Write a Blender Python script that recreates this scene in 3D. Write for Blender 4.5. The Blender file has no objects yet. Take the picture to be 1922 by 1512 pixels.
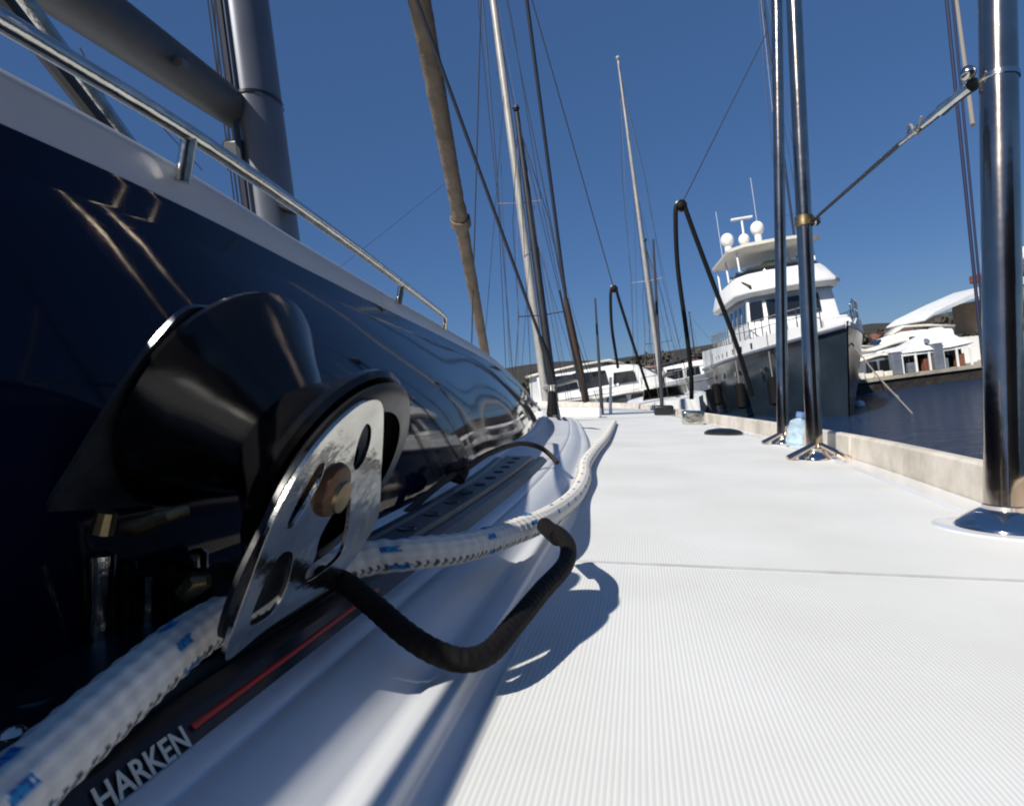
import bpy, bmesh, math, random
from mathutils import Vector, Matrix, noise
from mathutils.geometry import tessellate_polygon
R = math.radians
random.seed(7)
sc = bpy.context.scene
C = sc.collection
# ------------------------------------------------------------------ camera, sky, sun
F = 1250.0; W0, H0 = 1922.0, 1512.0; EYE = 1.6
ROLL = Matrix.Rotation(R(7.5), 4, 'Y')
VIEW = Matrix.Translation((0, 0, EYE)) @ ROLL                 # view frame (x right, y ahead, z up) -> world
yaw, pit = math.atan2(1200-961, F), math.atan2(11, F)
ax = Vector((math.sin(yaw)*math.cos(pit), math.cos(yaw)*math.cos(pit), math.sin(pit)))
rt = Vector((math.cos(yaw), -math.sin(yaw), 0)); up = rt.cross(ax)
BV = Matrix((rt, ax, up)).transposed()                        # boat axes (u outboard, v forward, w up) in the view frame
MB = VIEW @ BV.to_4x4()
cd = bpy.data.cameras.new('camera'); cam = bpy.data.objects.new('camera', cd); C.objects.link(cam)
cd.sensor_fit = 'HORIZONTAL'; cd.sensor_width = 36; cd.lens = 36*F/W0
cd.clip_start = 0.01; cd.clip_end = 3000
cam.matrix_world = VIEW @ Matrix.Rotation(R(90), 4, 'X')
cd.dof.use_dof = True; cd.dof.focus_distance = 1.0; cd.dof.aperture_fstop = 60.0
sc.camera = cam
sdir = (MB.to_3x3() @ Vector((-.68, -1.1, 1.0))).normalized()
sel = math.asin(sdir.z); saz = math.atan2(sdir.x, sdir.y)
w = bpy.data.worlds.new('World'); sc.world = w; w.use_nodes = True
nt = w.node_tree; sky = nt.nodes.new('ShaderNodeTexSky'); sky.sky_type = 'NISHITA'; sky.sun_disc = False
sky.sun_elevation = sel; sky.sun_rotation = saz
sky.air_density = 0.9; sky.dust_density = 0.0; sky.ozone_density = 4.0
tint = nt.nodes.new('ShaderNodeMix'); tint.data_type = 'RGBA'; tint.blend_type = 'MULTIPLY'; tint.inputs[0].default_value = 1; tint.inputs[7].default_value = (.66, .80, 1.02, 1)
nt.links.new(sky.outputs[0], tint.inputs[6]); 
hz = nt.nodes.new('ShaderNodeMix'); hz.data_type = 'RGBA'; hz.inputs[0].default_value = .5; hz.inputs[7].default_value = (.80, 2.0, 4.7, 1)   # thin even haze through the whole sky
nt.links.new(tint.outputs[2], hz.inputs[6]); nt.links.new(hz.outputs[2], nt.nodes['Background'].inputs[0]); nt.nodes['Background'].inputs[1].default_value = 0.059
sd = bpy.data.lights.new('sun', 'SUN'); sd.energy = 5.0; sd.angle = R(0.5); sd.color = (1, .955, .865)
so = bpy.data.objects.new('sun', sd); C.objects.link(so)
so.rotation_euler = sdir.to_track_quat('Z', 'Y').to_euler(); so.location = (0, 0, 20)
sc.view_settings.view_transform = 'Standard'; sc.view_settings.look = 'None'
sc.view_settings.exposure = 0.26; sc.view_settings.gamma = 1
sc.cycles.filter_width = 2.0

# ------------------------------------------------------------------ helpers
def px(x, y, d): return Vector(((x-961)/F*d, d, (756-y)/F*d))           # view frame
def pb(x, y, d): return BV.transposed() @ px(x, y, d)                     # boat frame, by distance
def pw(x, y, d): return VIEW @ px(x, y, d)                                # world
def pplane(x, y, p0, n):                                                   # boat frame, where the sight line meets a plane
    r = BV.transposed() @ px(x, y, 1); n = Vector(n); return r*(n.dot(Vector(p0))/n.dot(r))
def pz(x, y, ww): return pplane(x, y, (0, 0, ww), (0, 0, 1))

MATS = {}
def mat(name, col, rough=.5, metal=0, noise_s=None, noise_a=.15, bump=0, bump_s=50, coat=0, spec=None, col2=None, trans=0):
    m = bpy.data.materials.new(name); m.use_nodes = True; t = m.node_tree; b = t.nodes['Principled BSDF']
    b.inputs['Roughness'].default_value = rough; b.inputs['Metallic'].default_value = metal
    b.inputs['Base Color'].default_value = (*col, 1); b.inputs['Coat Weight'].default_value = coat
    b.inputs['Coat Roughness'].default_value = .04
    if spec is not None: b.inputs['Specular IOR Level'].default_value = spec
    if trans: b.inputs['Transmission Weight'].default_value = trans
    tc = t.nodes.new('ShaderNodeTexCoord')
    if noise_s:
        n = t.nodes.new('ShaderNodeTexNoise'); n.inputs['Scale'].default_value = noise_s; n.inputs['Detail'].default_value = 6
        n.inputs['Roughness'].default_value = .62
        t.links.new(tc.outputs['Object'], n.inputs['Vector'])
        cr = t.nodes.new('ShaderNodeValToRGB'); t.links.new(n.outputs['Fac'], cr.inputs[0])
        c2 = col2 or tuple(c*(1-noise_a*2) for c in col)
        cr.color_ramp.elements[0].color = (*c2, 1); cr.color_ramp.elements[0].position = .35
        cr.color_ramp.elements[1].color = (*col, 1); cr.color_ramp.elements[1].position = .62
        t.links.new(cr.outputs[0], b.inputs['Base Color'])
        mr = t.nodes.new('ShaderNodeMapRange'); mr.inputs['To Min'].default_value = max(.02, rough*.8); mr.inputs['To Max'].default_value = min(1, rough*1.25)
        t.links.new(n.outputs['Fac'], mr.inputs[0]); t.links.new(mr.outputs[0], b.inputs['Roughness'])
    if bump:
        n2 = t.nodes.new('ShaderNodeTexNoise'); n2.inputs['Scale'].default_value = bump_s; n2.inputs['Detail'].default_value = 5
        t.links.new(tc.outputs['Object'], n2.inputs['Vector'])
        bp = t.nodes.new('ShaderNodeBump'); bp.inputs['Strength'].default_value = bump; bp.inputs['Distance'].default_value = .5/bump_s
        t.links.new(n2.outputs['Fac'], bp.inputs['Height']); t.links.new(bp.outputs[0], b.inputs['Normal'])
    MATS[name] = m; return m

gel = mat('white_gelcoat', (.74, .75, .77), .16, noise_s=9, noise_a=.03, coat=.4)
gelw = mat('white_paint', (.80, .80, .79), .35, noise_s=2, noise_a=.05)
greyband = mat('grey_moulding', (.40, .42, .46), .3, noise_s=5, noise_a=.04)
navy = mat('navy_gloss', (.0035, .006, .022), 0.045, spec=.12, noise_s=3, noise_a=.1, bump=.003, bump_s=3)
blackp = mat('glossy_black_plastic', (.005, .005, .006), .17, spec=.35, noise_s=60, noise_a=.2, bump=.03, bump_s=200)
blackm = mat('black_anodised', (.012, .013, .017), .32, noise_s=120, noise_a=.2, bump=.03, bump_s=300)
trackm = mat('blue_black_anodised', (.010, .012, .020), .32, metal=0, spec=.3, noise_s=80, noise_a=.2)
steel = mat('worn_stainless', (.62, .61, .56), .16, metal=1, noise_s=45, noise_a=.16, bump=.12, bump_s=60)
chrome = mat('polished_steel', (.56, .47, .39), .14, metal=1, noise_s=25, noise_a=.12, bump=.03, bump_s=6)
flangem = mat('bright_steel', (.75, .71, .68), .09, metal=1, noise_s=25, noise_a=.08)
rust = mat('rusty_bronze', (.10, .045, .02), .5, metal=.5, noise_s=150, col2=(.045, .018, .01), bump=.3, bump_s=300)
brass = mat('tarnished_brass', (.34, .26, .14), .35, metal=.9, noise_s=90, noise_a=.3)
redm = mat('red_line', (.45, .02, .015), .5)
letter = mat('silver_lettering', (.62, .60, .52), .55)
cordb = mat('black_cord', (.005, .004, .004), .75, spec=.2, bump=.6, bump_s=420)
cordbr = mat('brown_black_cord', (.02, .012, .010), .8, bump=.4, bump_s=300)
wood = mat('weathered_teak', (.66, .61, .54), .65, noise_s=14, col2=(.46, .41, .35), bump=.15, bump_s=60)
alum = mat('grey_aluminium', (.13, .14, .17), .38, metal=.35, noise_s=3, noise_a=.08)
boomm = mat('dark_grey_boom', (.035, .035, .036), .5, noise_s=4, noise_a=.1, bump=.1, bump_s=8)
canvas = mat('tan_canvas', (.17, .13, .095), .85, noise_s=9, col2=(.11, .085, .06), bump=.5, bump_s=14)
wire = mat('steel_wire', (.06, .06, .065), .4, metal=.5)
darkw = mat('dark_wire', (.015, .018, .03), .5)
bluer = mat('dark_blue_rope', (.008, .014, .05), .7)
greyrope = mat('grey_rope', (.22, .2, .18), .8)
rubber = mat('black_rubber', (.006, .006, .007), .65, noise_s=20, noise_a=.2, spec=.2)
glass = mat('dark_window', (.012, .014, .018), .06, coat=.5)
slate = mat('slate_hull', (.024, .038, .055), .22, noise_s=1.2, noise_a=.15, bump=.05, bump_s=2)
greyh = mat('grey_hull', (.16, .18, .22), .3, noise_s=1.2, noise_a=.15)
cream = mat('cream_paint', (.72, .68, .60), .4, noise_s=2, noise_a=.06)
tan = mat('tan_underside', (.32, .24, .16), .6, noise_s=1, noise_a=.15)
brownc = mat('red_brown_canvas', (.20, .07, .045), .8, noise_s=2, noise_a=.2)
navyc = mat('navy_canvas', (.01, .018, .05), .7, noise_s=3, noise_a=.2, bump=.3, bump_s=6)
mastw = mat('pale_mast', (.42, .40, .37), .4, metal=.2, noise_s=1.5, noise_a=.12)
mastb = mat('brown_mast', (.075, .045, .032), .5, noise_s=1.5, noise_a=.25)
mastd = mat('dark_mast', (.02, .022, .03), .5, noise_s=1.5, noise_a=.25)
stone = mat('quay_stone', (.36, .33, .28), .85, noise_s=1.1, col2=(.22, .2, .17), bump=.4, bump_s=3)
wetst = mat('dark_wet_stone', (.035, .028, .02), .6, noise_s=1.2, col2=(.015, .013, .012), bump=.5, bump_s=2)
hillm = mat('hill_earth', (.040, .034, .028), .95, noise_s=.08, col2=(.022, .022, .018), bump=.5, bump_s=.3)
leafm = mat('dark_foliage', (.06, .055, .04), .9, noise_s=.15, col2=(.055, .048, .04))
trunkm = mat('bark', (.09, .07, .05), .9)
plast = mat('clear_blue_plastic', (.45, .6, .72), .1, coat=.5, noise_s=30, noise_a=.2)
bluelab = mat('blue_label', (.12, .2, .42), .5)
red2 = mat('red_paint', (.4, .03, .02), .5)
green = mat('green_paint', (.05, .2, .06), .6)

def deck_mat():
    m = bpy.data.materials.new('ribbed_nonskid'); m.use_nodes = True; t = m.node_tree; b = t.nodes['Principled BSDF']
    b.inputs['Roughness'].default_value = .6
    tc = t.nodes.new('ShaderNodeTexCoord'); sx = t.nodes.new('ShaderNodeSeparateXYZ'); t.links.new(tc.outputs['Object'], sx.inputs[0])
    a = t.nodes.new('ShaderNodeMath'); a.operation = 'MULTIPLY'; a.inputs[1].default_value = 2*math.pi/.00175; t.links.new(sx.outputs[0], a.inputs[0])
    s = t.nodes.new('ShaderNodeMath'); s.operation = 'SINE'; t.links.new(a.outputs[0], s.inputs[0])
    mr = t.nodes.new('ShaderNodeMapRange'); mr.inputs[1].default_value = -1; mr.inputs[2].default_value = 1; t.links.new(s.outputs[0], mr.inputs[0])
    n = t.nodes.new('ShaderNodeTexNoise'); n.inputs['Scale'].default_value = 6; n.inputs['Detail'].default_value = 7; t.links.new(tc.outputs['Object'], n.inputs['Vector'])
    cr = t.nodes.new('ShaderNodeValToRGB'); t.links.new(n.outputs['Fac'], cr.inputs[0])
    cr.color_ramp.elements[0].color = (.65, .65, .62, 1); cr.color_ramp.elements[0].position = .28
    cr.color_ramp.elements[1].color = (.76, .76, .75, 1); cr.color_ramp.elements[1].position = .6
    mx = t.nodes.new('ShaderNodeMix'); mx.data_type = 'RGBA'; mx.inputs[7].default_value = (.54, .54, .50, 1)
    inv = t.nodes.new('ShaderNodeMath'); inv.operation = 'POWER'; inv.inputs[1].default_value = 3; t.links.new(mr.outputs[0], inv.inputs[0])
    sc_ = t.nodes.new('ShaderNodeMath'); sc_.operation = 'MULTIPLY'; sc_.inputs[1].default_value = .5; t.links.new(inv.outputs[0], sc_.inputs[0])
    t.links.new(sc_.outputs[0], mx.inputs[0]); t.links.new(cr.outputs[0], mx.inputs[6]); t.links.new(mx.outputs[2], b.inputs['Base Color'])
    bp = t.nodes.new('ShaderNodeBump'); bp.invert = True; bp.inputs['Strength'].default_value = .25; bp.inputs['Distance'].default_value = .0004
    t.links.new(mr.outputs[0], bp.inputs['Height']); t.links.new(bp.outputs[0], b.inputs['Normal'])
    return m
nonskid = deck_mat()

def rope_mat():
    m = bpy.data.materials.new('braided_sheet'); m.use_nodes = True; t = m.node_tree; b = t.nodes['Principled BSDF']
    b.inputs['Roughness'].default_value = .85
    vc = t.nodes.new('ShaderNodeVertexColor'); vc.layer_name = 'tracer'
    tc = t.nodes.new('ShaderNodeTexCoord'); n = t.nodes.new('ShaderNodeTexNoise'); n.inputs['Scale'].default_value = 260; n.inputs['Detail'].default_value = 4
    t.links.new(tc.outputs['Object'], n.inputs['Vector'])
    mx = t.nodes.new('ShaderNodeMix'); mx.data_type = 'RGBA'; mx.blend_type = 'MULTIPLY'; mx.inputs[0].default_value = .35
    t.links.new(vc.outputs['Color'], mx.inputs[6]); t.links.new(n.outputs['Fac'], mx.inputs[7]); t.links.new(mx.outputs[2], b.inputs['Base Color'])
    bp = t.nodes.new('ShaderNodeBump'); bp.inputs['Strength'].default_value = .5; bp.inputs['Distance'].default_value = .0006
    t.links.new(n.outputs['Fac'], bp.inputs['Height']); t.links.new(bp.outputs[0], b.inputs['Normal'])
    return m
ropem = rope_mat()

def water_mat():
    m = bpy.data.materials.new('harbour_water'); m.use_nodes = True; t = m.node_tree; b = t.nodes['Principled BSDF']
    b.inputs['Base Color'].default_value = (.006, .030, .090, 1); b.inputs['Roughness'].default_value = .12; b.inputs['IOR'].default_value = 1.33; b.inputs['Specular IOR Level'].default_value = .3
    tc = t.nodes.new('ShaderNodeTexCoord'); mp = t.nodes.new('ShaderNodeMapping'); mp.inputs['Scale'].default_value = (1, 1.8, 1); t.links.new(tc.outputs['Object'], mp.inputs[0])
    n = t.nodes.new('ShaderNodeTexNoise'); n.inputs['Scale'].default_value = 1.5; n.inputs['Detail'].default_value = 6; n.inputs['Roughness'].default_value = .6; t.links.new(mp.outputs[0], n.inputs['Vector'])
    bp = t.nodes.new('ShaderNodeBump'); bp.inputs['Strength'].default_value = .9; bp.inputs['Distance'].default_value = 1.3
    t.links.new(n.outputs['Fac'], bp.inputs['Height']); t.links.new(bp.outputs[0], b.inputs['Normal'])
    return m
waterm = water_mat()

BASE = {}
def root(name, label, cat, base=(0, 0, 0), group=None, boat=True, rotz=0):
    o = bpy.data.objects.new(name, None); C.objects.link(o); o.empty_display_size = .05
    if boat: o.matrix_world = MB @ Matrix.Translation(base); BASE[o.name] = Vector(base)
    else: o.location = base; o.rotation_euler = (0, 0, rotz); BASE[o.name] = Vector((0, 0, 0))
    o['label'] = label; o['category'] = cat
    if group: o['group'] = group
    return o

class G:
    def __init__(s): s.v = []; s.f = []; s.mi = []; s.k = 0
    def add(s, vs, fs):
        o = len(s.v); s.v += [Vector(q) for q in vs]; s.f += [tuple(i+o for i in f) for f in fs]; s.mi += [s.k]*len(fs); return s
    def box(s, lo, hi, M=None):
        vs = [Vector((x, y, z)) for x in (lo[0], hi[0]) for y in (lo[1], hi[1]) for z in (lo[2], hi[2])]
        if M: vs = [M @ q for q in vs]
        return s.add(vs, [(0, 1, 3, 2), (4, 6, 7, 5), (0, 4, 5, 1), (2, 3, 7, 6), (0, 2, 6, 4), (1, 5, 7, 3)])
    def ring_tube(s, path, rad, n=12, cap=True, sq=1.0):
        P = [Vector(p) for p in path]; rs = rad if isinstance(rad, (list, tuple)) else [rad]*len(P)
        vs = []; prev = None
        for i, p in enumerate(P):
            t = (P[min(i+1, len(P)-1)]-P[max(i-1, 0)]).normalized()
            if prev is None:
                a = Vector((0, 0, 1)) if abs(t.z) < .9 else Vector((1, 0, 0)); nx = a.cross(t).normalized()
            else: nx = (prev-t*prev.dot(t)).normalized()
            prev = nx; ny = t.cross(nx)
            for k in range(n):
                th = 2*math.pi*k/n; vs.append(p+(nx*math.cos(th)+ny*math.sin(th)*sq)*rs[i])
        fs = [(i*n+k, i*n+(k+1) % n, (i+1)*n+(k+1) % n, (i+1)*n+k) for i in range(len(P)-1) for k in range(n)]
        if cap: fs += [tuple(range(n-1, -1, -1)), tuple((len(P)-1)*n+k for k in range(n))]
        return s.add(vs, fs)
    def line(s, a, b, r, n=8, r2=None): return s.ring_tube([a, b], [r, r if r2 is None else r2], n)
    def lathe(s, prof, org, axis, n=48):                                   # prof: (distance along axis, radius)
        axis = Vector(axis).normalized(); org = Vector(org)
        a = Vector((0, 1, 0)) if abs(axis.y) < .9 else Vector((1, 0, 0)); x = a.cross(axis).normalized(); y = axis.cross(x)
        vs = []
        for (h, r) in prof:
            for k in range(n):
                th = 2*math.pi*k/n; vs.append(org+axis*h+(x*math.cos(th)+y*math.sin(th))*max(r, 1e-5))
        fs = [(i*n+k, i*n+(k+1) % n, (i+1)*n+(k+1) % n, (i+1)*n+k) for i in range(len(prof)-1) for k in range(n)]
        return s.add(vs, fs)
    def ball(s, c, r, n=16, sx=(1, 1, 1)):
        c = Vector(c); vs = []; m = n//2
        for i in range(m+1):
            ph = math.pi*i/m
            for k in range(n):
                th = 2*math.pi*k/n; vs.append(c+Vector((r*sx[0]*math.sin(ph)*math.cos(th), r*sx[1]*math.sin(ph)*math.sin(th), r*sx[2]*math.cos(ph))))
        return s.add(vs, [(i*n+k, (i+1)*n+k, (i+1)*n+(k+1) % n, i*n+(k+1) % n) for i in range(m) for k in range(n)])
    def grid(s, rows, close=False):
        n = len(rows[0]); vs = [q for r in rows for q in r]
        return s.add(vs, [(i*n+k, i*n+(k+1) % n, (i+1)*n+(k+1) % n, (i+1)*n+k) for i in range(len(rows)-1) for k in range(n if close else n-1)])
    def plate(s, loops, off):                                               # outline (and holes) with thickness
        off = Vector(off); pts = [Vector(p) for l in loops for p in l]; N = len(pts)
        tri = tessellate_polygon([[Vector(p) for p in l] for l in loops])
        fs = [tuple(t) for t in tri]+[tuple(i+N for i in reversed(t)) for t in tri]; o = 0
        for l in loops:
            n = len(l); fs += [(o+i, o+(i+1) % n, o+(i+1) % n+N, o+i+N) for i in range(n)]; o += n
        return s.add(pts+[p+off for p in pts], fs)
    def build(s, name, m, parent=None, label=None, ang=35, bevel=0, top=None, recalc=True):
        me = bpy.data.meshes.new(name)
        b = BASE.get(parent.name, Vector((0, 0, 0))) if parent and not parent.parent else (BASE.get(parent.parent.name, Vector((0, 0, 0))) if parent else Vector((0, 0, 0)))
        if top: b = Vector(top['base'])
        me.from_pydata([tuple(q-b) for q in s.v], [], s.f)
        for mm in (m if isinstance(m, list) else [m]): me.materials.append(mm)
        if isinstance(m, list): me.polygons.foreach_set('material_index', s.mi)
        if recalc:
            bm = bmesh.new(); bm.from_mesh(me); bmesh.ops.remove_doubles(bm, verts=bm.verts, dist=1e-6)
            bmesh.ops.recalc_face_normals(bm, faces=bm.faces); bm.to_mesh(me); bm.free()
        me.shade_smooth(); me.set_sharp_from_angle(angle=R(ang))
        o = bpy.data.objects.new(name, me); C.objects.link(o)
        if parent: o.parent = parent
        if label: o['label'] = label
        if bevel:
            md = o.modifiers.new('bevel', 'BEVEL'); md.width = bevel; md.segments = 3; md.limit_method = 'ANGLE'; md.angle_limit = R(40)
        if top:
            o['label'] = top['label']; o['category'] = top['cat']
            if 'group' in top: o['group'] = top['group']
            o.matrix_world = (MB if top.get('boat', True) else Matrix()) @ Matrix.Translation(b)
        return o

def interp(tab, v):
    if v <= tab[0][0]: return list(tab[0][1:])
    for a, b in zip(tab, tab[1:]):
        if v <= b[0]:
            t = (v-a[0])/(b[0]-a[0]); return [x+(y-x)*t for x, y in zip(a[1:], b[1:])]
    return list(tab[-1][1:])
def smooth_interp(tab, v):      # Catmull-Rom
    n = len(tab); i = 0
    while i < n-2 and v > tab[i+1][0]: i += 1
    p = [tab[max(0, i-1)], tab[i], tab[i+1], tab[min(n-1, i+2)]]
    t = min(1, max(0, (v-p[1][0])/(p[2][0]-p[1][0]))); out = []; h = p[2][0]-p[1][0]
    for k in range(1, len(tab[0])):
        m1 = (p[2][k]-p[0][k])/max(1e-6, p[2][0]-p[0][0])*h; m2 = (p[3][k]-p[1][k])/max(1e-6, p[3][0]-p[1][0])*h
        out.append((2*t**3-3*t*t+1)*p[1][k]+(t**3-2*t*t+t)*m1+(-2*t**3+3*t*t)*p[2][k]+(t**3-t*t)*m2)
    return out
def spline(pts, n=12):
    P = [Vector(p) for p in pts]; out = []
    for i in range(len(P)-1):
        a, b, c, d = P[max(0, i-1)], P[i], P[i+1], P[min(len(P)-1, i+2)]
        for k in range(n):
            t = k/n; out.append(.5*((2*b)+(c-a)*t+(2*a-5*b+4*c-d)*t*t+(3*b-a-3*c+d)*t**3))
    out.append(P[-1]); return out
def resample(P, step):
    out = [P[0]]; acc = 0
    for a, b in zip(P, P[1:]):
        L = (b-a).length
        while acc+L >= step and L > 1e-9:
            t = (step-acc)/L; a = a.lerp(b, t); out.append(a.copy()); L = (b-a).length; acc = 0
        acc += L
    return out

# ------------------------------------------------------------------ water, land
g = G(); g.add([(-1500, -600, 0), (1500, -600, 0), (1500, 2500, 0), (-1500, 2500, 0)], [(0, 1, 2, 3)])
wo = g.build('water', waterm); wo['kind'] = 'structure'
# low wooded shore at the far side of the harbour
g = G(); rows = []
for i in range(10):
    row = []
    for k in range(90):
        X = -160+k*5; Y = 95+i*14+10*noise.noise((k*.1, 0, 3)); h = -1 + (i > 0)*1.9 + 1.25*i + 2.6*noise.noise((X*.03, Y*.03, 0))*min(i, 4)*.5
        row.append((X, Y, h))
    rows.append(row)
g.grid(rows); o = g.build('hill', hillm); o['kind'] = 'structure'
g = G()
for i in range(420):
    X = random.uniform(-120, 200); Y = random.uniform(100, 140); hz = 1.2+(Y-95)/14*1.2; hh = random.uniform(1.4, 3.8)
    if random.random() < .25: continue
    for k in range(110):
        th = random.uniform(0, 6.28); rr = random.uniform(0, 1)**.5*hh*.55; z = hz+random.uniform(.1, 1)*hh*(1-.45*rr/hh)
        c = Vector((X+rr*math.cos(th), Y+rr*math.sin(th), z)); s_ = random.uniform(.3, .8)
        a = Vector((random.uniform(-1, 1), random.uniform(-1, 1), random.uniform(-1, 1))).normalized()*s_; b = a.orthogonal().normalized()*s_
        g.add([c-a-b*.6, c+a-b*.5, c+b], [(0, 1, 2)])
o = g.build('trees', leafm, recalc=False); o['kind'] = 'stuff'; o['label'] = 'dark brown-green trees massed along the far shore'; o['category'] = 'woodland'

# quay on the right
QY = 29.3
g = G(); g.box((15.2, QY, -1), (60, QY+14, .46)); g.box((15.1, QY-.12, .46), (60, QY+14, .6))
o = g.build('quay', [wetst]); o['kind'] = 'structure'
o.data.materials.append(stone)
for p in o.data.polygons:
    if p.center.z > .45: p.material_index = 1

# ------------------------------------------------------------------ the yacht we stand on
DK = -0.10
coach = [(-1.6, -.166, -.210, .113), (-.2, -.166, -.210, .113), (.223, -.166, -.210, .113), (.448, -.168, -.235, .113), (.68, -.18, -.262, .113), (.97, -.208, -.292, .112),
         (1.42, -.24, -.322, .097), (1.85, -.285, -.352, .066), (2.2, -.33, -.375, .030), (2.5, -.37, -.395, -.01), (2.8, -.40, -.41, -.05)]
toe = [(-1.6, .20), (0, .272), (.57, .297), (1.1, .322), (1.8, .305), (2.5, .262), (3.3, .215), (4.17, .165), (5, .10), (6, -.05), (7, -.45), (7.7, -.9), (8, -1.27)]
yacht = root('sailing_yacht', 'foreground sailing yacht with navy cabin side, ribbed white side deck and teak toe rail', 'sailing yacht', (0, 0, -.1))
def vs_range(a, b, st): n = max(1, int(round((b-a)/st))); return [a+(b-a)*i/n for i in range(n+1)]
VS = vs_range(-1.6, 1.2, .02)+vs_range(1.26, 2.8, .06)
def cb(v): return smooth_interp(coach, v)
def mould_u(v):                                        # inner edge of the shoulder moulding (outer edge of track line)
    return smooth_interp([(-1.6, -.105), (.4, -.105), (.8, -.114), (1.4, -.155), (2.0, -.215), (2.5, -.27), (2.8, -.31)], v)[0]
# deck
def deck_w(v): return DK-.0006
TAB_T = toe
def toe_u(v): return smooth_interp(TAB_T, v)[0]
g = G(); rows = []
for v in vs_range(-1.6, 8, .1): rows.append([(-1.27, v, DK-.004), (toe_u(v)+.03, v, DK-.004)])
g.grid(rows)
deck = g.build('side_deck', gel, yacht)
SEAM = 0.405
def panel(v0, v1, du0, du1):
    g = G(); rows = []
    for v in vs_range(v0, v1, .05 if v1 < 2 else .1):
        a = mould_u(min(v, 2.6))+.056+du0 - max(0, v-2.6)*.25; b = toe_u(v)-.03-du1
        n = 8; rows.append([(a-.001, v, DK-.0032)]+[(a+(b-a)*k/n, v, DK) for k in range(n+1)]+[(b+.001, v, DK-.0032)])
    r0 = [(p[0], p[1]-.0012, DK-.0009) for p in rows[0]]; r1 = [(p[0], p[1]+.0012, DK-.0009) for p in rows[-1]]
    g.grid(rows); g.grid([r0, rows[0]]); g.grid([rows[-1], r1])
    g.build('nonskid_panel', nonskid, yacht, ang=25)
panel(-1.6, SEAM-.0018, 0, 0); panel(SEAM+.0018, 6.3, 0, .0)
g = G(); g.box((-.045, SEAM-.0034, DK-.0035), (.27, SEAM+.0034, DK+.0002)); g.build('deck_seam', mat('grey_sealant', (.56, .56, .56), .7, noise_s=30, noise_a=.1), yacht)
# shoulder moulding beside the track
g = G(); rows = []
for v in VS:
    ui = mould_u(v); b = cb(v)[0]; k = 1 if v < 1 else max(.6, 1-(v-1)*.15)
    prof = [(b-.01, -.0835), (ui-.004, -.0835), (ui+.004, -.0822), (ui+.0085, -.0828), (ui+.0095, -.0842), (ui+.0108, -.0833), (ui+.016, -.0836), (ui+.022, -.0850), (ui+.028, -.0878), (ui+.0335, -.0922), (ui+.0365, -.0935), (ui+.0385, -.0925), (ui+.0475, -.0923), (ui+.0485, -.0935), (ui+.0492, -.097), (ui+.0500, DK+.0004), (ui+.060, DK-.0012)]  # outer ridge and step shaped to make a dark shade band along the foot
    rows.append([(p[0], v, p[1]) for p in prof])
g.grid(rows); g.build('shoulder_moulding', mat('moulding_gelcoat', (.66, .67, .69), .30, noise_s=5, noise_a=.05), yacht, ang=80)
# cabin side
g = G(); rows = []; rows2 = []; rows3 = []; rows4 = []
for v in VS:
    b, t, wt = cb(v); wb = -.0812; H = max(.004, wt-wb); Wd = b-t
    def P(fu, fw): return (b-Wd*fu, v, wb+H*fw)
    rows.append([P(0.0, 0.0), P(.05, .08), P(.14, .2), P(.26, .35), P(.42, .5), P(.62, .64), P(.76, .74), P(.86, .80)])
    rows2.append([P(.86, .80), P(.885, .80), P(.90, .81), P(.95, .87), P(.965, .885)])
    rows3.append([P(.965, .885), P(.965, .88), P(.98, .905), P(1.0, .965), P(1.06, .99), P(1.4, 1.0), P(1.9, 1.01)])
    rows4.append([P(1.9, 1.01), (t-.35, v, wt+.0), (-1.27, v, wt+.01)])
g.grid(rows); cs = g.build('cabin_side', navy, yacht, ang=60)
G().grid(rows2).build('cabin_bevel', navy, yacht, ang=60)
G().grid(rows3).build('roof_moulding', greyband, yacht, ang=60)
G().grid(rows4).build('cabin_roof', gelw, yacht, ang=60)
# white flange where the cabin side meets the track ledge
g = G(); rows = []
for v in VS[:-1]:
    b = cb(v)[0]; rows.append([(b-.006, v, -.0795), (b+.005, v, -.0795), (b+.009, v, -.0812), (b+.0095, v, -.0838)])
g.grid(rows); g.build('white_flange', gelw, yacht)
# far half of the boat and its hull
g = G(); rows = []
for v in vs_range(-1.6, 8, .2):
    e = toe_u(v)+.035; k = (8-v)/9.6; dn = 1.9
    rows.append([(e, v, DK-.004), (e+.0, v, DK-.06), (e-.05-.2*(1-k), v, DK-.7), (-1.27+(e+1.27)*.75*k, v, DK-1.25), (-1.27+(e+1.27)*.4*k, v, DK-dn)])
g.grid(rows)
g.grid([[(-2.54-p[0], p[1], p[2]) for p in r] for r in rows])
r0 = rows[0]; g.add(r0+[(-2.54-p[0], p[1], p[2]) for p in reversed(r0)], [tuple(range(10))])
g.grid([[(-1.27, v, DK-.004), (-2.54-toe_u(v)-.03, v, DK-.004)] for v in vs_range(-1.6, 8, .2)])
g.build('hull', gelw, yacht)
# toe rail, in lengths with a joint
def toerail(v0, v1, h0, h1):
    g = G(); rows = []
    for v in vs_range(v0, v1, .04 if v1 < 3 else .1):
        u = toe_u(v); h = h0+(h1-h0)*(v-v0)/(v1-v0)
        rows.append([(u, v, DK-.003), (u+.001, v, DK+h-.003), (u+.004, v, DK+h), (u+.016, v, DK+h), (u+.019, v, DK+h-.003), (u+.02, v, DK-.003)])
    g.grid(rows, close=True); n = len(rows); g.f += [tuple(range(6)), tuple((n-1)*6+k for k in range(6))]; g.mi += [0, 0]
    return g.build('toe_rail', wood, yacht)
toerail(-1.6, 1.115, .040, .040); toerail(1.125, 4.1, .040, .034); toerail(4.15, 7.95, .034, .05)
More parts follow.
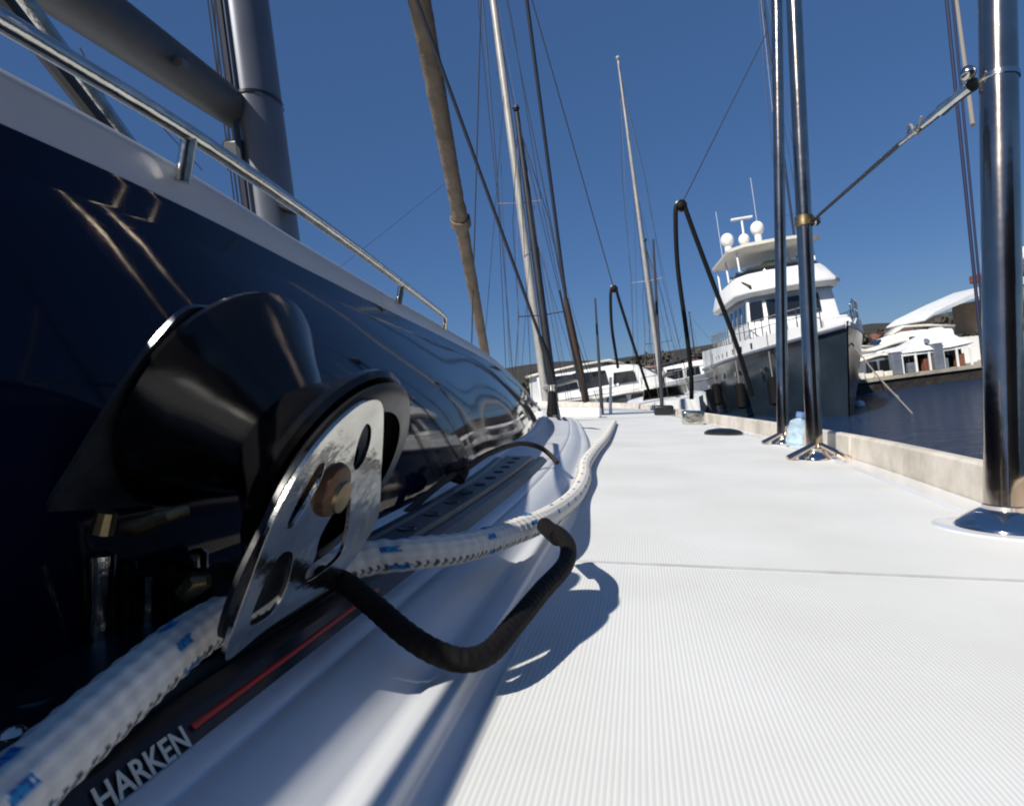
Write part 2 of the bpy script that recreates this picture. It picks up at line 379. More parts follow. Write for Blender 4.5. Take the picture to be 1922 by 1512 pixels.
# low white strip along the inside of the toe rail
g = G(); rows = []
for v in vs_range(-1.6, 5, .08):
    u = toe_u(v); rows.append([(u-.028, v, DK-.003), (u-.024, v, DK+.0025), (u-.012, v, DK+.003), (u-.0005, v, DK+.0045)])
g.grid(rows); g.build('deck_margin', gel, yacht)
# track with stop holes, red line and lettering
g = G(); rows = []
for v in vs_range(-1.2, .86, .03):
    ui = mould_u(v); b = cb(v)[0]+.009
    rows.append([(b+.001, v, -.0832), (b+.002, v, -.0792), (b+.009, v, -.0785), (b+.011, v, -.0805), (b+.014, v, -.0805), (b+.016, v, -.0770), (ui-.020, v, -.0770), (ui-.018, v, -.0808), (ui-.0145, v, -.0808), (ui-.012, v, -.0770), (ui-.006, v, -.0775), (ui, v, -.0833)])
g.grid(rows)
n = len(rows[0]); g.f += [tuple(range(n)), tuple((len(rows)-1)*n+k for k in range(n))]; g.mi += [0, 0]
track = g.build('sheet_track', trackm, yacht, ang=20)
for v in [x*.05-.18 for x in range(22)]:
    if .15 < v < .33 or v > .84: continue
    um = (cb(v)[0]+.024+mould_u(v)-.020)/2
    G().lathe([(.0, .0), (.0004, .0045), (.0008, .0050), (.0, .0056)], (um, v, -.0769), (0, 0, 1), 20).build('stop_hole', blackm, track)
rl = G(); rl.grid([[(mould_u(v)-.0036+.0003, v, -.0799+.0003), (mould_u(v)-.0024+.0003, v, -.0811+.0003)] for v in vs_range(.144, .262, .01)])
md = rl.build('red_line', redm, track); x = md.modifiers.new('t', 'SOLIDIFY'); x.thickness = .0004
fc = bpy.data.curves.new('lettering', 'FONT'); fc.body = 'HARKEN'; fc.size = .0125; fc.extrude = .0001; fc.shear = .25; fc.offset = .0002
to = bpy.data.objects.new('lettering_text', fc); C.objects.link(to); bpy.context.view_layer.update()
me = bpy.data.meshes.new_from_object(to.evaluated_get(bpy.context.evaluated_depsgraph_get())); bpy.data.objects.remove(to)
xs = [q.co.x for q in me.vertices]; wdt = max(xs)
sl = Vector((-.006, 0, .0058)).normalized()        # up the outer face of the track
for q in me.vertices:
    s_ = q.co.x/wdt*.0285; t_ = q.co.y/.0125*.0078
    v = .1130+s_; q.co = Vector((mould_u(v)-.0004, v, -.0828)) - Vector((0, 0, -.1)) + sl*t_ + Vector((.0058, 0, .006)).normalized()*(.0005+q.co.z)
me.materials.append(letter); lo = bpy.data.objects.new('lettering', me); C.objects.link(lo); lo.parent = track
lo['label'] = 'pale slanted capital letters on the outer face of the track'
# handrail with posts
HR = lambda v: Vector((smooth_interp([(-1.6, -.203), (.23, -.203), (.40, -.216), (.68, -.250), (1.0, -.292), (1.2, -.315)], v)[0], v, cb(v)[2]+.009))
path = [HR(v) for v in vs_range(-1.5, .95, .02)]; e = path[-1]
path += [e+Vector((-.002, .015, -.002)), e+Vector((-.004, .025, -.007)), e+Vector((-.005, .028, -.018))]
g = G(); g.ring_tube(path, .0040, 12)
rail = g.build('handrail', steel, yacht)
for v in (-.75, -.30, .02, .276, .68):
    p = HR(v); G().line(p, p+Vector((-.004, 0, -.022)), .0036, 12).build('rail_post', steel, rail)
# stanchions
def stanchion(bx, by, tx, ty, d, r, big=1.0):
    b = pz(bx, by, DK); dv = pb(tx, ty, d)
    top_dir = (dv-b).normalized(); L = 1.35
    g = G(); g.lathe([(0, r*1.0), (.02, r), (.05, r*.94), (L*.6, r*.92), (L, r*.9)], b+top_dir*.012, top_dir, 32)
    st = g.build('stanchion', chrome, yacht, ang=50)
    G().lathe([(-.001, r*2.4*big), (.0015, r*2.4*big), (.004, r*2.28*big), (.008, r*1.95*big), (.012, r*1.55*big), (.0145, r*1.25), (.015, r*1.1), (.018, r*1.1), (.0185, r*1.0)], b, (0, 0, 1), 48).build('base_flange', flangem, st, ang=60)
    if big > .9:
        G().lathe([(0, r*3.5), (.001, r*3.4), (.0013, r*3.2), (.0013, .001)], b-Vector((.0, 0, .0003)), (0, 0, 1), 48).build('base_pad', gel, st)
    return st, b, top_dir
s1, b1, t1 = stanchion(1888, 992, 1872, 0, .53, .0140)
s2, b2, t2 = stanchion(1530, 862, 1490, 0, 1.10, .0130, .8)
s3, b3, t3 = stanchion(1470, 833, 1458, 0, 1.45, .0125, .8)
for st, b, r in ((s2, b2, .013), (s3, b3, .0125)):
    for s_ in (-1, 1):
        G().ring_tube([b+Vector((s_*.005, -.012, .024)), b+Vector((s_*.045*1.0, -.02, .002))], [.0045, .006], 8).build('base_strut', chrome, st)
# small clamps and lower guard wire with its terminal
c2 = b2+t2*.385; c1 = b1+t1*.352
G().lathe([(-.009, .013), (-.008, .0145), (.008, .0145), (.009, .013)], c2, t2, 20).build('wire_clamp', brass, s2)
G().ball(c2+Vector((.018, 0, 0)), .008, 12).build('clamp_bolt', steel, s2)
G().lathe([(-.0025, .0132), (-.002, .0142), (.002, .0142), (.0025, .0132)], c1, t1, 20).build('wire_clamp', steel, s1)
G().ball(c1+Vector((-.022, 0, .006)), .006, 12).build('clamp_bolt', steel, s1)
gw = root('guard_wire', 'grey guard wire with a long turnbuckle running up to the nearest stanchion', 'guard wire', c2)
a = c1+Vector((-.018, 0, -.003)); tn = a.lerp(c2, .10); tn2 = a.lerp(c2, .27)
G().ring_tube([c2+Vector((.012, 0, 0)), tn2], .0024, 8).build('wire', wire, gw)
G().ring_tube([a, a.lerp(tn, .5), tn], [.0055, .0045, .0055], 10).build('fork', steel, gw)
gt = G(); gt.ring_tube([tn, tn.lerp(tn2, .12), tn.lerp(tn2, .5), tn.lerp(tn2, .55), tn.lerp(tn2, .62), tn2], [.0030, .0040, .0036, .0044, .0030, .0024], 10)
gt.build('turnbuckle', steel, gw)
G().ring_tube(spline([tn.lerp(tn2, .35)+Vector((-.004, 0, .006)), tn.lerp(tn2, .5)+Vector((-.002, 0, -.006)), tn.lerp(tn2, .62)+Vector((-.004, 0, .007)), tn.lerp(tn2, .8)+Vector((0, 0, .003))], 6), .0012, 6).build('lashing', greyrope, gw)
# dark blue lines beyond the nearest stanchion
for i, (x0, x1, y1, r, lb) in enumerate([(1776, 1868, 905, .0022, 'dark blue rope left of the nearest stanchion, the thicker of the close pair'), (1790, 1874, 905, .0016, 'thin dark rope between the thick blue one and the nearest stanchion')]):
    a = pb(x0, -5 if i == 0 else 20, .86); b = pb(x1, y1, .86)
    a = a+(a-b)*.3
    G().ring_tube([a, b], r, 8).build('rope', bluer, top=dict(base=b, label=lb, cat='rope', group='dark ropes beside the nearest stanchion'))
a = pb(1794, -10, .8); b = pb(1826, 235, .6)
G().ring_tube([a+(a-b)*.4, b], .002, 8).build('rope', greyrope, top=dict(base=b, label='short pale grey rope coming down to the guard wire end fitting', cat='rope'))

# mast and boom
mb = pb(512, 400, 2.25); mtp = pb(452, -60, 2.25); md_ = (mtp-mb); mb = mb-md_*.12; mtp = mtp+md_*2.5
def ell_sections(a, b, ru, rv, n=24):
    t = (b-a).normalized(); x = Vector((1, 0, 0)); x = (x-t*x.dot(t)).normalized(); y = t.cross(x)
    return [[p+(x*math.cos(2*math.pi*k/n)*ru+y*math.sin(2*math.pi*k/n)*rv) for k in range(n)] for p in (a, a.lerp(b, .33), a.lerp(b, .66), b)]
g = G(); g.grid(ell_sections(mb, mtp, .070, .10), close=True); mast = g.build('mast', alum, yacht)
G().ring_tube([mb+Vector((-.03, -.118, .05)), mtp+Vector((-.03, -.118, 0))], .010, 8).build('sail_groove', darkw, mast)
mp = mb+md_*.56
G().grid(ell_sections(mp, mp+md_*.012, .074, .104), close=True).build('mast_collar', blackm, mast)
for dx, r in ((-.112, .003), (-.125, .0025), (-.098, .003)):
    G().ring_tube([mb+Vector((dx, -.03, .05)), mtp+Vector((dx, -.03, 0))], r, 6).build('halyard', darkw, mast)
G().box((-.035, -.05, -.03), (.035, .05, .05), Matrix.Translation(pb(450, 300, 2.2))).build('halyard_block', blackm, mast, bevel=.01)
G().ring_tube([pb(520, 372, 2.2)+Vector((-.05, 0, 0)), pb(535, 380, 2.2)+Vector((.04, 0, -.02))], .025, 12).build('mast_foot_block', blackm, mast)
ba = pb(440, 205, 2.2); bb = pb(80, -50, 1.25); bd = bb-ba; bb = ba+bd*1.8
g = G(); rows = []
for i in range(12):
    p = ba.lerp(bb, i/11); t = bd.normalized(); x = Vector((0, 0, 1)); x = (x-t*x.dot(t)).normalized(); y = t.cross(x)
    rows.append([p+x*math.cos(2*math.pi*k/28)*.064+y*math.sin(2*math.pi*k/28)*.05 for k in range(28)])
g.grid(rows, close=True); bo = g.build('boom', boomm, yacht)
G().ring_tube([ba+Vector((0, 0, -.045)), ba+Vector((.03, .03, -.05))], .03, 12).build('gooseneck', brass, bo)
G().ring_tube([ba.lerp(bb, .28)+Vector((.06, 0, -.02)), ba.lerp(bb, .31)+Vector((.066, 0, -.03))], .012, 8).build('boom_fitting', blackm, bo)
# black and beige struts low beside the roof at upper left
G().ring_tube([pb(-25, -40, .75), pb(225, 280, .9)], .011, 10).build('strut', blackm, yacht, label='black slanting strut under the handrail at upper left')
G().ring_tube([pb(15, -40, .80), pb(255, 290, .95)], .012, 10).build('strut', steel, yacht, label='beige slanting strut beside the black one')
# rigging wires of our yacht: (top px, bottom px, distance top, bottom, radius)
for (x0, y0, x1, y1, d0, d1, r, nm) in [(400, -20, 412, 170, 2.6, 2.6, .003, 'halyard'), (150, 90, 240, 270, 1.0, 1.1, .0012, 'halyard'), (240, 170, 380, 320, 1.3, 1.4, .0012, 'halyard'),
        (36, 0, 60, 100, .9, .95, .001, 'halyard'), (903, -10, 884, 690, 4.5, 4.5, .0045, 'shroud'), (946, 180, 908, 665, 4.5, 4.5, .002, 'shroud'), (835, 345, 590, 540, 4, 3.3, .0011, 'halyard'), (428, 230, 428, 320, 2.4, 2.4, .003, 'halyard')]:
    a = pb(x0, y0, d0); b = pb(x1, y1, d1); G().ring_tube([a+(a-b)*(.3 if y0 <= 0 else 0), b], r, 6).build(nm, wire, yacht)
# furled headsail with a joint, rising from the bow
pa_, pz_ = pb(913, 676, 5.2), pb(787, 0, 3.0); P = [pa_.lerp(pz_, k*.26) for k in range(6)]
g = G(); pts = spline(P, 14); rs = []
for i, q in enumerate(pts):
    t = i/(len(pts)-1); rs.append(.032+.026*t+.0035*noise.noise((0, i*.7, 4))+(.006 if 27 < i < 31 else 0))
g.ring_tube(pts, rs, 18); fs_ = g.build('furled_headsail', canvas, yacht)
q = pts[28]; G().lathe([(-.03, .055), (-.028, .062), (.03, .062), (.032, .052)], q, pts[29]-pts[28], 20).build('sail_band', canvas, fs_)
# shroud with its turnbuckle and chainplate
a = pb(775, -20, 2.2); b = pb(1024, 660, 2.72); c = pb(1036, 720, 2.76); e = pb(1040, 792, 2.78)
sh = G().ring_tube([a+(a-b)*.3, b], .0065, 10).build('shroud', darkw, yacht)
G().ring_tube([b+(a-b)*.05, b, c.lerp(b, .4), c], [.009, .016, .022, .020], 12).build('turnbuckle', blackm, sh)
G().ring_tube([c, c.lerp(e, .3), e.lerp(c, .3), e], [.020, .017, .026, .032], 12).build('chainplate', steel, sh)
G().ring_tube([c+Vector((0, 0, .0)), e+Vector((-.004, -.02, .03))], [.012, .026], 10).build('turnbuckle_boot', rubber, sh)
# inner dark shroud with a brown lower end
a = pb(986, -20, 4.4); b = pb(1062, 560, 4.9); c = pb(1100, 752, 5.3)
sh = G().ring_tube([a+(a-b)*.3, b], [.013, .013], 10).build('shroud', darkw, yacht)
G().ring_tube([b, b.lerp(c, .3), c], [.018, .026, .030], 12).build('shroud_cover', mastb, sh)
G().ring_tube([pb(1050, 545, 4.9), pb(1090, 735, 5.2)], .007, 8).build('shroud_tail', darkw, sh)
# pad eye and rope tail by the chainplate, deck fittings
g = G(); g.ring_tube(spline([pb(1046, 782, 2.5), pb(1062, 800, 2.3), pb(1085, 811, 2.2), pb(1110, 813, 2.1), pb(1128, 810, 2.05), pb(1112, 806, 2.1), pb(1080, 803, 2.2), pb(1058, 785, 2.4)], 6), .006, 8)
g.build('pad_eye', blackm, yacht)
p = pz(1358, 815, DK); G().lathe([(0, .05), (.006, .05), (.012, .040), (.016, .02), (.017, 0)], p, (0, 0, 1), 28).build('deck_filler', blackm, yacht)
p = pz(1300, 796, DK); G().box((-.038, -.05, 0), (.038, .05, .05), Matrix.Translation(p)).build('deck_fairlead', steel, yacht, bevel=.008)
p = pz(1243, 779, DK); G().box((-.045, -.04, 0), (.06, .04, .055), Matrix.Translation(p)).build('bow_cleat', blackm, yacht, bevel=.012)
G().ring_tube([p+Vector((0, 0, .02)), pb(1226, 450, 4.4)], [.011, .007], 10).build('pulpit_pole', wire, yacht)
p = pz(1130, 776, DK); G().ring_tube([p, pb(1117, 560, 4.6)], [.012, .006], 10).build('pulpit_pole', wire, yacht)
p = pz(1146, 776, DK); G().ring_tube([p, p+Vector((0, 0, .22))], [.010, .009], 10).build('pulpit_pole', gelw, yacht)
G().ring_tube([pb(1105, 733, 4.5), pb(1162, 722, 4.4)], .012, 10).build('pulpit_rail', gelw, yacht)
p = pz(1090, 783, DK); G().box((-.16, -.08, 0), (.10, .05, .05), Matrix.Translation(p)).build('bow_locker', gelw, yacht, bevel=.01)

# ------------------------------------------------------------------ sheet lead block on the track
T = R(29); axl = Vector((-math.cos(T), .07, math.sin(T))).normalized()
Cr = Vector((-.1017, .2115, -.0258)); WID = .0525
block = root('sheet_lead_block', 'large black sheave block with pierced steel cheek, riding on the track in the foreground', 'pulley block', (-.125, .235, -.07))
Rr, Rl, Rg = .0385, .0432, .0215
prof = [(.000, .012), (.000, Rr-.004), (-.0006, Rr-.001), (.0012, Rr+.0006), (.004, Rr-.0004), (.0075, Rr-.005), (.0115, .030), (.017, .0265), (.023, Rg), (.029, .0265), (.035, .031), (.041, .036), (.0465, Rl-.002), (.050, Rl), (.0525, Rl-.001), (.0533, Rl-.004), (.0525, .012)]
g = G(); g.lathe(prof, Cr, axl, 96); g.build('sheave', blackp, block, ang=28)
# black hood ribs on the nearer rim
G().lathe([(-.0062, Rr-.011), (-.0058, Rr-.0045), (-.0035, Rr-.0015), (-.0012, Rr-.003), (-.001, Rr-.012)], Cr, axl, 96).build('sheave_rim', blackm, block, ang=60)
n_ = -axl
nT = Vector((math.cos(R(18)), -.02, -math.sin(R(18)))).normalized(); P0 = Vector((-.0895, .214, -.0285))
def tr(pts, off=0): return [pplane(x, y, P0+nT*off, nT) for x, y in pts]
def rnd(pts, n=4):     # smooth closed outline
    P = pts; out = []; m = len(P)
    for i in range(m):
        a, b, c, d = P[i-1], P[i], P[(i+1) % m], P[(i+2) % m]
        for k in range(n):
            t = k/n; out.append(.5*((2*b)+(c-a)*t+(2*a-5*b+4*c-d)*t*t+(3*b-a-3*c+d)*t**3))
    return out
outl = [(424, 1238), (432, 1195), (470, 1090), (510, 985), (560, 890), (615, 815), (668, 765), (702, 750), (718, 760), (720, 800), (716, 880), (711, 965), (690, 1010), (655, 1062), (620, 1098), (560, 1140), (500, 1180), (450, 1222)]
h1 = [(690, 795), (697, 806), (694, 835), (683, 865), (668, 882), (664, 868), (672, 830), (682, 804)]
h2 = [(606, 868), (610, 874), (600, 905), (575, 950), (548, 990), (540, 985), (552, 955), (575, 912), (596, 876)]
h3 = [(656, 930), (658, 950), (652, 1000), (640, 1040), (612, 1068), (578, 1090), (575, 1075), (590, 1050), (600, 1010), (618, 975), (640, 942)]
h4 = [(545, 1035), (550, 1050), (538, 1100), (515, 1145), (478, 1172), (470, 1165), (485, 1120), (508, 1070), (528, 1040)]
g = G(); g.plate([rnd(tr(outl)), rnd(tr(h1)), rnd(tr(h2)), rnd(tr(h3)), rnd(tr(h4))], nT*-.0013)
g.build('cheek_plate', steel, block, ang=30, bevel=.0004)
bk = [(446, 1210), (470, 1120), (520, 1010), (572, 905), (612, 858), (625, 900), (600, 960), (588, 1030), (580, 1085), (545, 1130), (500, 1165)]
G().plate([rnd([q-nT*.0062 for q in tr(bk)])], nT*.0015).build('dark_slot_backing', blackm, block)  # black sheet added behind the slots, standing in for the shade inside
ac = tr([(622, 918)])[0]
G().lathe([(-.006, .0085), (.0005, .0085), (.002, .0078), (.0026, .0066), (.0026, .0)], ac, nT, 28).build('axle', rust, block)
G().lathe([(.0026, .0052), (.0036, .0048), (.0036, 0)], ac+(tr([(628, 935)])[0]-ac)*.5, nT, 20).build('axle_cap', brass, block)
# pale inner lip of the far rim seen above the cheek
# far cheek
q0 = Cr+axl*(WID+.003); ev = Vector((0, 1, 0)); ev = (ev-axl*ev.dot(axl)).normalized(); ew = ev.cross(axl).normalized()
if ew.z < 0: ew = -ew
ol = [(-.030, .034), (-.040, .022), (-.046, .0), (-.050, -.028), (-.052, -.046), (-.044, -.056), (0, -.050), (.03, -.04), (.034, 0), (.0, .03)]
G().plate([rnd([q0+ev*a*.9+ew*b*.9 for a, b in ol])], axl*.0018).build('far_cheek_plate', mat('dark_smoked_steel', (.12, .13, .15), .2, metal=.6, noise_s=60, noise_a=.2), block, ang=30)
# car body and its uprights
g = G()
for (v0, v1, u0, u1, z0, z1) in [(.182, .27, -.145, -.117, -.0775, -.0695)]:
    g.box((u0, v0, z0), (u1, v1, z1))
g.build('car_body', blackm, block, bevel=.004)
g = G(); g.box((-.150, .185, -.067), (-.128, .255, -.054)); g.build('car_saddle', blackp, block, bevel=.004)
for (x0, y0, x1, y1, d, r, m) in [(190, 1035, 188, 1215, 0.2042, .0042, steel), (235, 1050, 238, 1200, 0.2156, .0035, blackp), (283, 1070, 280, 1180, 0.2200, .0042, steel), (325, 1050, 325, 1180, 0.2138, .0048, blackp), (370, 1030, 372, 1120, 0.2200, .0036, steel), (168, 1060, 172, 1225, 0.2068, .0022, brass)]:
    a = pb(x0, y0, d); b = pb(x1, y1, d)
    G().lathe([(0, r*.5), (.001, r), ((b-a).length*.45, r*.86), ((b-a).length*.55, r*.86), ((b-a).length-.001, r), ((b-a).length, r*.4)], a, b-a, 20).build('upright', m, block)
G().ring_tube([pb(232, 992, .196), pb(270, 985, .196), pb(315, 968, .196), pb(352, 955, .20)], [.0022, .0026, .0022, .0018], 10).build('sheave_clip', brass, block)
G().ring_tube([pb(200, 960, .198), pb(190, 1000, .198)], [.003, .0034], 10).build('side_pin', brass, block)
G().ring_tube([pb(345, 1118, .2), pb(372, 1092, .2), pb(392, 1088, .2)], [.003, .0035, .002], 10).build('spring_clip', brass, block)
g = G(); rows = []
A = [pb(385, 1130, .235), pb(470, 1100, .262), pb(430, 1215, .215), pb(330, 1190, .205)]
G().ring_tube([pb(395, 1110, .215), pb(425, 1150, .21)], [.012, .009], 16).build('rope_guide', rubber, block)
# plunger lug behind, on the track end at the lower left
g = G(); g.box((-.163, .09, -.0775), (-.131, .200, -.0735)); g.build('track_slider', trackm, yacht, bevel=.003)
p = pplane(62, 1310, (0, 0, -.0734), (0, 0, 1)); G().lathe([(0, .0052), (.0006, .0048), (.0003, .003), (.0, 0)], p, (0, 0, 1), 24).build('slider_hole', blackm, yacht)
p = pplane(18, 1378, (0, 0, -.0734), (0, 0, 1)); G().ball(p, .0035, 14, (1, 1, .6)).build('slider_screw', steel, yacht)

# ------------------------------------------------------------------ braided sheet
def braided(name, path, r, step, nseg, label, base, tracers, mt=None, nf=430):
    P = resample(path, step); n = nseg; vs = []; cols = []; prev = None; s = 0
    for i, p in enumerate(P):
        t = (P[min(i+1, len(P)-1)]-P[max(i-1, 0)]).normalized()
        if prev is None: nx = Vector((0, 0, 1)).cross(t).normalized()
        else: nx = (prev-t*prev.dot(t)).normalized()
        prev = nx; ny = t.cross(nx); s = i*step
        for k in range(n):
            th = 2*math.pi*k/n
            q = math.sin(6*th+s*nf)*math.sin(6*th-s*nf)
            rr = r*(1+.05*q)*(1+.30*min(1, max(0, (s-.42)/.3)))
            vs.append(p+(nx*math.cos(th)+ny*math.sin(th))*rr)
            cc = .78+.08*q; col = (cc*1.04, cc*.99, cc*.90)
            # dark stitched rows between the strands
            for th0 in (.55, 3.6):
                dth = abs((th-th0+math.pi) % (2*math.pi)-math.pi)
                if dth < .26 and math.sin(s*1500+dth*9) > .25: col = (.075, .07, .065)
            # blue tracer flecks
            ph = (s % .060)/.060
            for th0, p0, dw in tracers:
                dth = abs((th-th0+math.pi) % (2*math.pi)-math.pi)
                if dth < .22 and abs(ph-p0-dth*.12) < dw*.7+.02*noise.noise((s*900, th*4, 0)): col = (.015, .27, .56) if noise.noise((s*700, th*5, 2)) > -.1 else (.01, .08, .36)
            cols.append((*col, 1))
    fs = [(i*n+k, i*n+(k+1) % n, (i+1)*n+(k+1) % n, (i+1)*n+k) for i in range(len(P)-1) for k in range(n)]
    fs += [tuple(range(n-1, -1, -1)), tuple((len(P)-1)*n+k for k in range(n))]
    me = bpy.data.meshes.new(name); me.from_pydata([tuple(q-Vector(base)) for q in vs], [], fs)
    ca = me.color_attributes.new('tracer', 'FLOAT_COLOR', 'POINT'); ca.data.foreach_set('color', [c for q in cols for c in q])
    me.materials.append(mt or ropem); me.shade_smooth(); return me
RR = .0069
near = [pb(-170, 1670, .094), pb(-5, 1515, .115), pb(98, 1422, .129), pb(200, 1330, .147), pb(286, 1254, .166), pb(352, 1200, .186), pb(430, 1152, .209)]
mid = [pb(520, 1108, .235), pb(590, 1078, .255), pb(640, 1062, .268), pb(700, 1046, .277), pb(780, 1038, .285), pb(865, 1028, .305), pb(950, 1003, .355), pb(1030, 970, .43)]
far = [pz(1078, 932, DK+RR), pz(1094, 900, DK+RR), pz(1098, 872, DK+RR), pz(1116, 846, DK+RR), pz(1134, 826, DK+RR), pz(1146, 806, DK+RR), pz(1153, 792, DK+RR)]
sheet = root('jib_sheet', 'thick white braided rope with blue flecks, threaded through the block and lying along the deck', 'rope', (-.1, .2, -.08))
full = spline(near+mid+far, 16)
base = Vector((-.1, .2, -.08))
me = braided('sheet_rope', full, RR, .0008, 48, '', base, [(0.4, .3, .10), (1.4, .38, .11), (2.5, .30, .10), (3.7, .36, .10), (5.1, .34, .10)])
so2 = bpy.data.objects.new('rope_body', me); C.objects.link(so2); so2.parent = sheet
e0, e1 = full[-2], full[-1]
G().ring_tube([e1-(e1-e0).normalized()*.02, e1+(e1-e0).normalized()*.02], [RR*1.04, RR*.7], 16).build('rope_whipping', greyrope, sheet)

# black cord loop in front of the block
cp = [pb(585, 1078, .262), pb(612, 1082, .245), pb(650, 1095, .23), pb(700, 1135, .222), pb(760, 1187, .214), pb(815, 1222, .212), pb(870, 1238, .214), pb(920, 1222, .222), pb(970, 1165, .242), pb(1020, 1105, .27), pb(1060, 1060, .298), pb(1066, 1025, .325), pb(1050, 1003, .345), pb(1026, 990, .37)]
cl = root('black_cord', 'stiff black cord looping from the block foot to under the white rope', 'cord', cp[1])
me = braided('cord_body', spline(cp, 16), .0039, .0006, 36, '', cp[1], [], cordb, 900)
o = bpy.data.objects.new('cord_body', me); C.objects.link(o); o.parent = cl
G().ring_tube(spline([pb(1022, 986, .372), pb(1035, 998, .358), pb(1047, 1008, .344)], 5), [.0046]*11, 14).build('cord_end', cordb, cl)
# thin dark cord over the track further forward
cp = [pb(705, 1010, .42), pb(770, 955, .48), pb(830, 905, .54), pb(870, 880, .60), pb(920, 850, .66), pb(975, 832, .74), pb(1018, 842, .76), pb(1046, 868, .74)]
cl = root('dark_cord', 'thin brown-black cord arching over the track, with a knot by the cabin side', 'cord', cp[3])
G().ring_tube(spline(cp, 10), .0028, 10).build('cord_body', cordbr, cl)
kp = pb(858, 886, .58); g = G()
g.ring_tube([kp+Vector((math.cos(t)*.0075, math.sin(2*t)*.006, math.sin(t)*.0065)) for t in [i*.35 for i in range(19)]], .0032, 8)
g.ring_tube([kp+Vector((math.sin(2*t)*.006, math.cos(t)*.007, math.sin(t+1)*.0065)) for t in [i*.35 for i in range(19)]], .003, 8)
g.build('knot', cordbr, cl)

# black rope pairs hanging from small blocks over the foredeck
def hung(kx, ky, l1, l2, up_, d, dup, kr, r, label):
    k = pb(kx, ky, d); o = root('hanging_rope', label, 'rope', k, 'black ropes hanging from blocks over the foredeck')
    G().ball(k, kr, 16, (1, .7, .9)).build('rope_block', rubber, o)
    G().lathe([(-kr*.35, kr*.9), (-kr*.3, kr*1.05), (kr*.3, kr*1.05), (kr*.35, kr*.9)], k, (0, 1, 0), 20).build('block_cheek', blackm, o)
    for l in (l1, l2): G().ring_tube(spline([k+Vector(((l[0][0]-kx)/F*d*.6, 0, kr*.3))]+[pb(x, y, d+i*.05) for i, (x, y) in enumerate(l)], 8), r, 10).build('rope_leg', rubber, o)
    G().ring_tube([k, pb(*up_, dup)], .0035*d/4, 6).build('hoist_line', wire, o)
hung(1278, 386, [(1268, 402), (1272, 500), (1288, 620), (1297, 700), (1298, 748)], [(1290, 402), (1330, 510), (1380, 640), (1412, 742)], (1440, 60), 4.0, 5.0, .034, .014, 'tall black rope pair hanging from a block, left of the blue-hulled trawler')
hung(1152, 542, [(1146, 556), (1148, 610), (1155, 660), (1160, 690)], [(1160, 556), (1180, 620), (1203, 690), (1222, 746)], (990, -30), 4.6, 4.2, .026, .0105, 'shorter black rope pair hanging from a block, over the middle of the bow')

# bottle lying between the two far stanchions
bp_ = pz(1492, 838, DK); bo_ = root('plastic_bottle', 'crumpled pale plastic bottle with a blue cap by the two far stanchions', 'bottle', bp_)
g = G(); g.lathe([(0, .0), (.001, .016), (.010, .020), (.022, .018), (.032, .0205), (.042, .018), (.050, .017), (.056, .010), (.060, .008)], bp_, (.15, -.1, 1), 24)
for q in g.v: q += Vector((noise.noise(q*70), noise.noise(q*70+Vector((9, 0, 0))), 0))*.004
g.build('bottle_body', plast, bo_)
G().lathe([(.060, .009), (.070, .009), (.071, 0)], bp_, (.15, -.1, 1), 16).build('cap', bluelab, bo_)

# unseen building added behind the camera to give the polished tubes a reflection
hb_ = root('reflection_building', 'added brown building behind the camera, unseen but reflected in the steel tubes', 'building', (4, -15, 0), boat=False)
g = G(); g.box((-9, -6, -1), (12, 0, 8.5)); g.build('wall', mat('brown_stone', (.20, .13, .09), .9, noise_s=.7, col2=(.11, .07, .05)), hb_, bevel=.1)
for i in range(6):
    for k in range(2): G().box((-7.6+i*3.2, -.02, 1.6+k*3.4), (-6.2+i*3.2, .05, 3.6+k*3.4)).build('window', glass, hb_)
# ------------------------------------------------------------------ trawler
bow = Vector((9.15, 18.0, 0)); stern = Vector((11.2, 31.0, 0)); fw = (bow-stern).normalized(); Lh = (bow-stern).length
tw = root('trawler_yacht', 'large motor trawler with dark slate hull, white wheelhouse and three radar domes, bow towards us', 'motor yacht', tuple(stern), boat=False, rotz=math.atan2(fw.y, fw.x))
def sheer(t): return 2.0+.10*t+.38*t**3
def halfb(t, z):     # t 0 stern..1 bow ; z 0..1 keel-to-sheer
    e = 2.15*(1-max(0, (t-.45)/.55)**2.3); e *= (.93+.07*min(1, t*4)); fl = (.80-.5*max(0, t-.5)*1.0); return max(.02, e*(fl+(1-fl)*z**.8))
g = G(); rows = []; NN = 36
for i in range(NN+1):
    t = i/NN; sh_ = sheer(t); row = []
    for j in range(9):
        z = j/8; xx = t*Lh+(z*.9*max(0, t-.6)/.4*1.0)-.9*max(0, t-.6)/.4*.2; row.append((xx-.4, halfb(t, z), -.3+(sh_+.3)*z))
    rows.append([(p[0], -p[1], p[2]) for p in reversed(row)][:]+row)
g.grid(rows); r0 = rows[0]; g.add(r0, [tuple(range(len(r0)))]); g.grid([[r[0], r[-1]] for r in rows])
hull = g.build('hull', slate, tw, ang=40)
# white bulwark
g = G(); rows = []
for i in range(NN+1):
    t = i/NN; sh_ = sheer(t); xx = t*Lh+.72*max(0, t-.6)/.4-.4; hb = halfb(t, 1); hh = .82-.55*t**1.2
    if t > .93: hh = .12
    rows.append([(xx, -hb*1.012-.01, sh_-.02), (xx+.03, -hb*1.0, sh_+hh), (xx, -hb+.08, sh_+hh), (xx, -hb+.1, sh_)])
g.grid(rows); g.grid([[(p[0], -p[1], p[2]) for p in r] for r in rows]); g.build('bulwark', gelw, tw)
g = G(); g.ring_tube([(r[0][0], r[0][1]-.03, r[0][2]) for r in rows], .06, 8); g.build('rubbing_strake', greyh, tw)
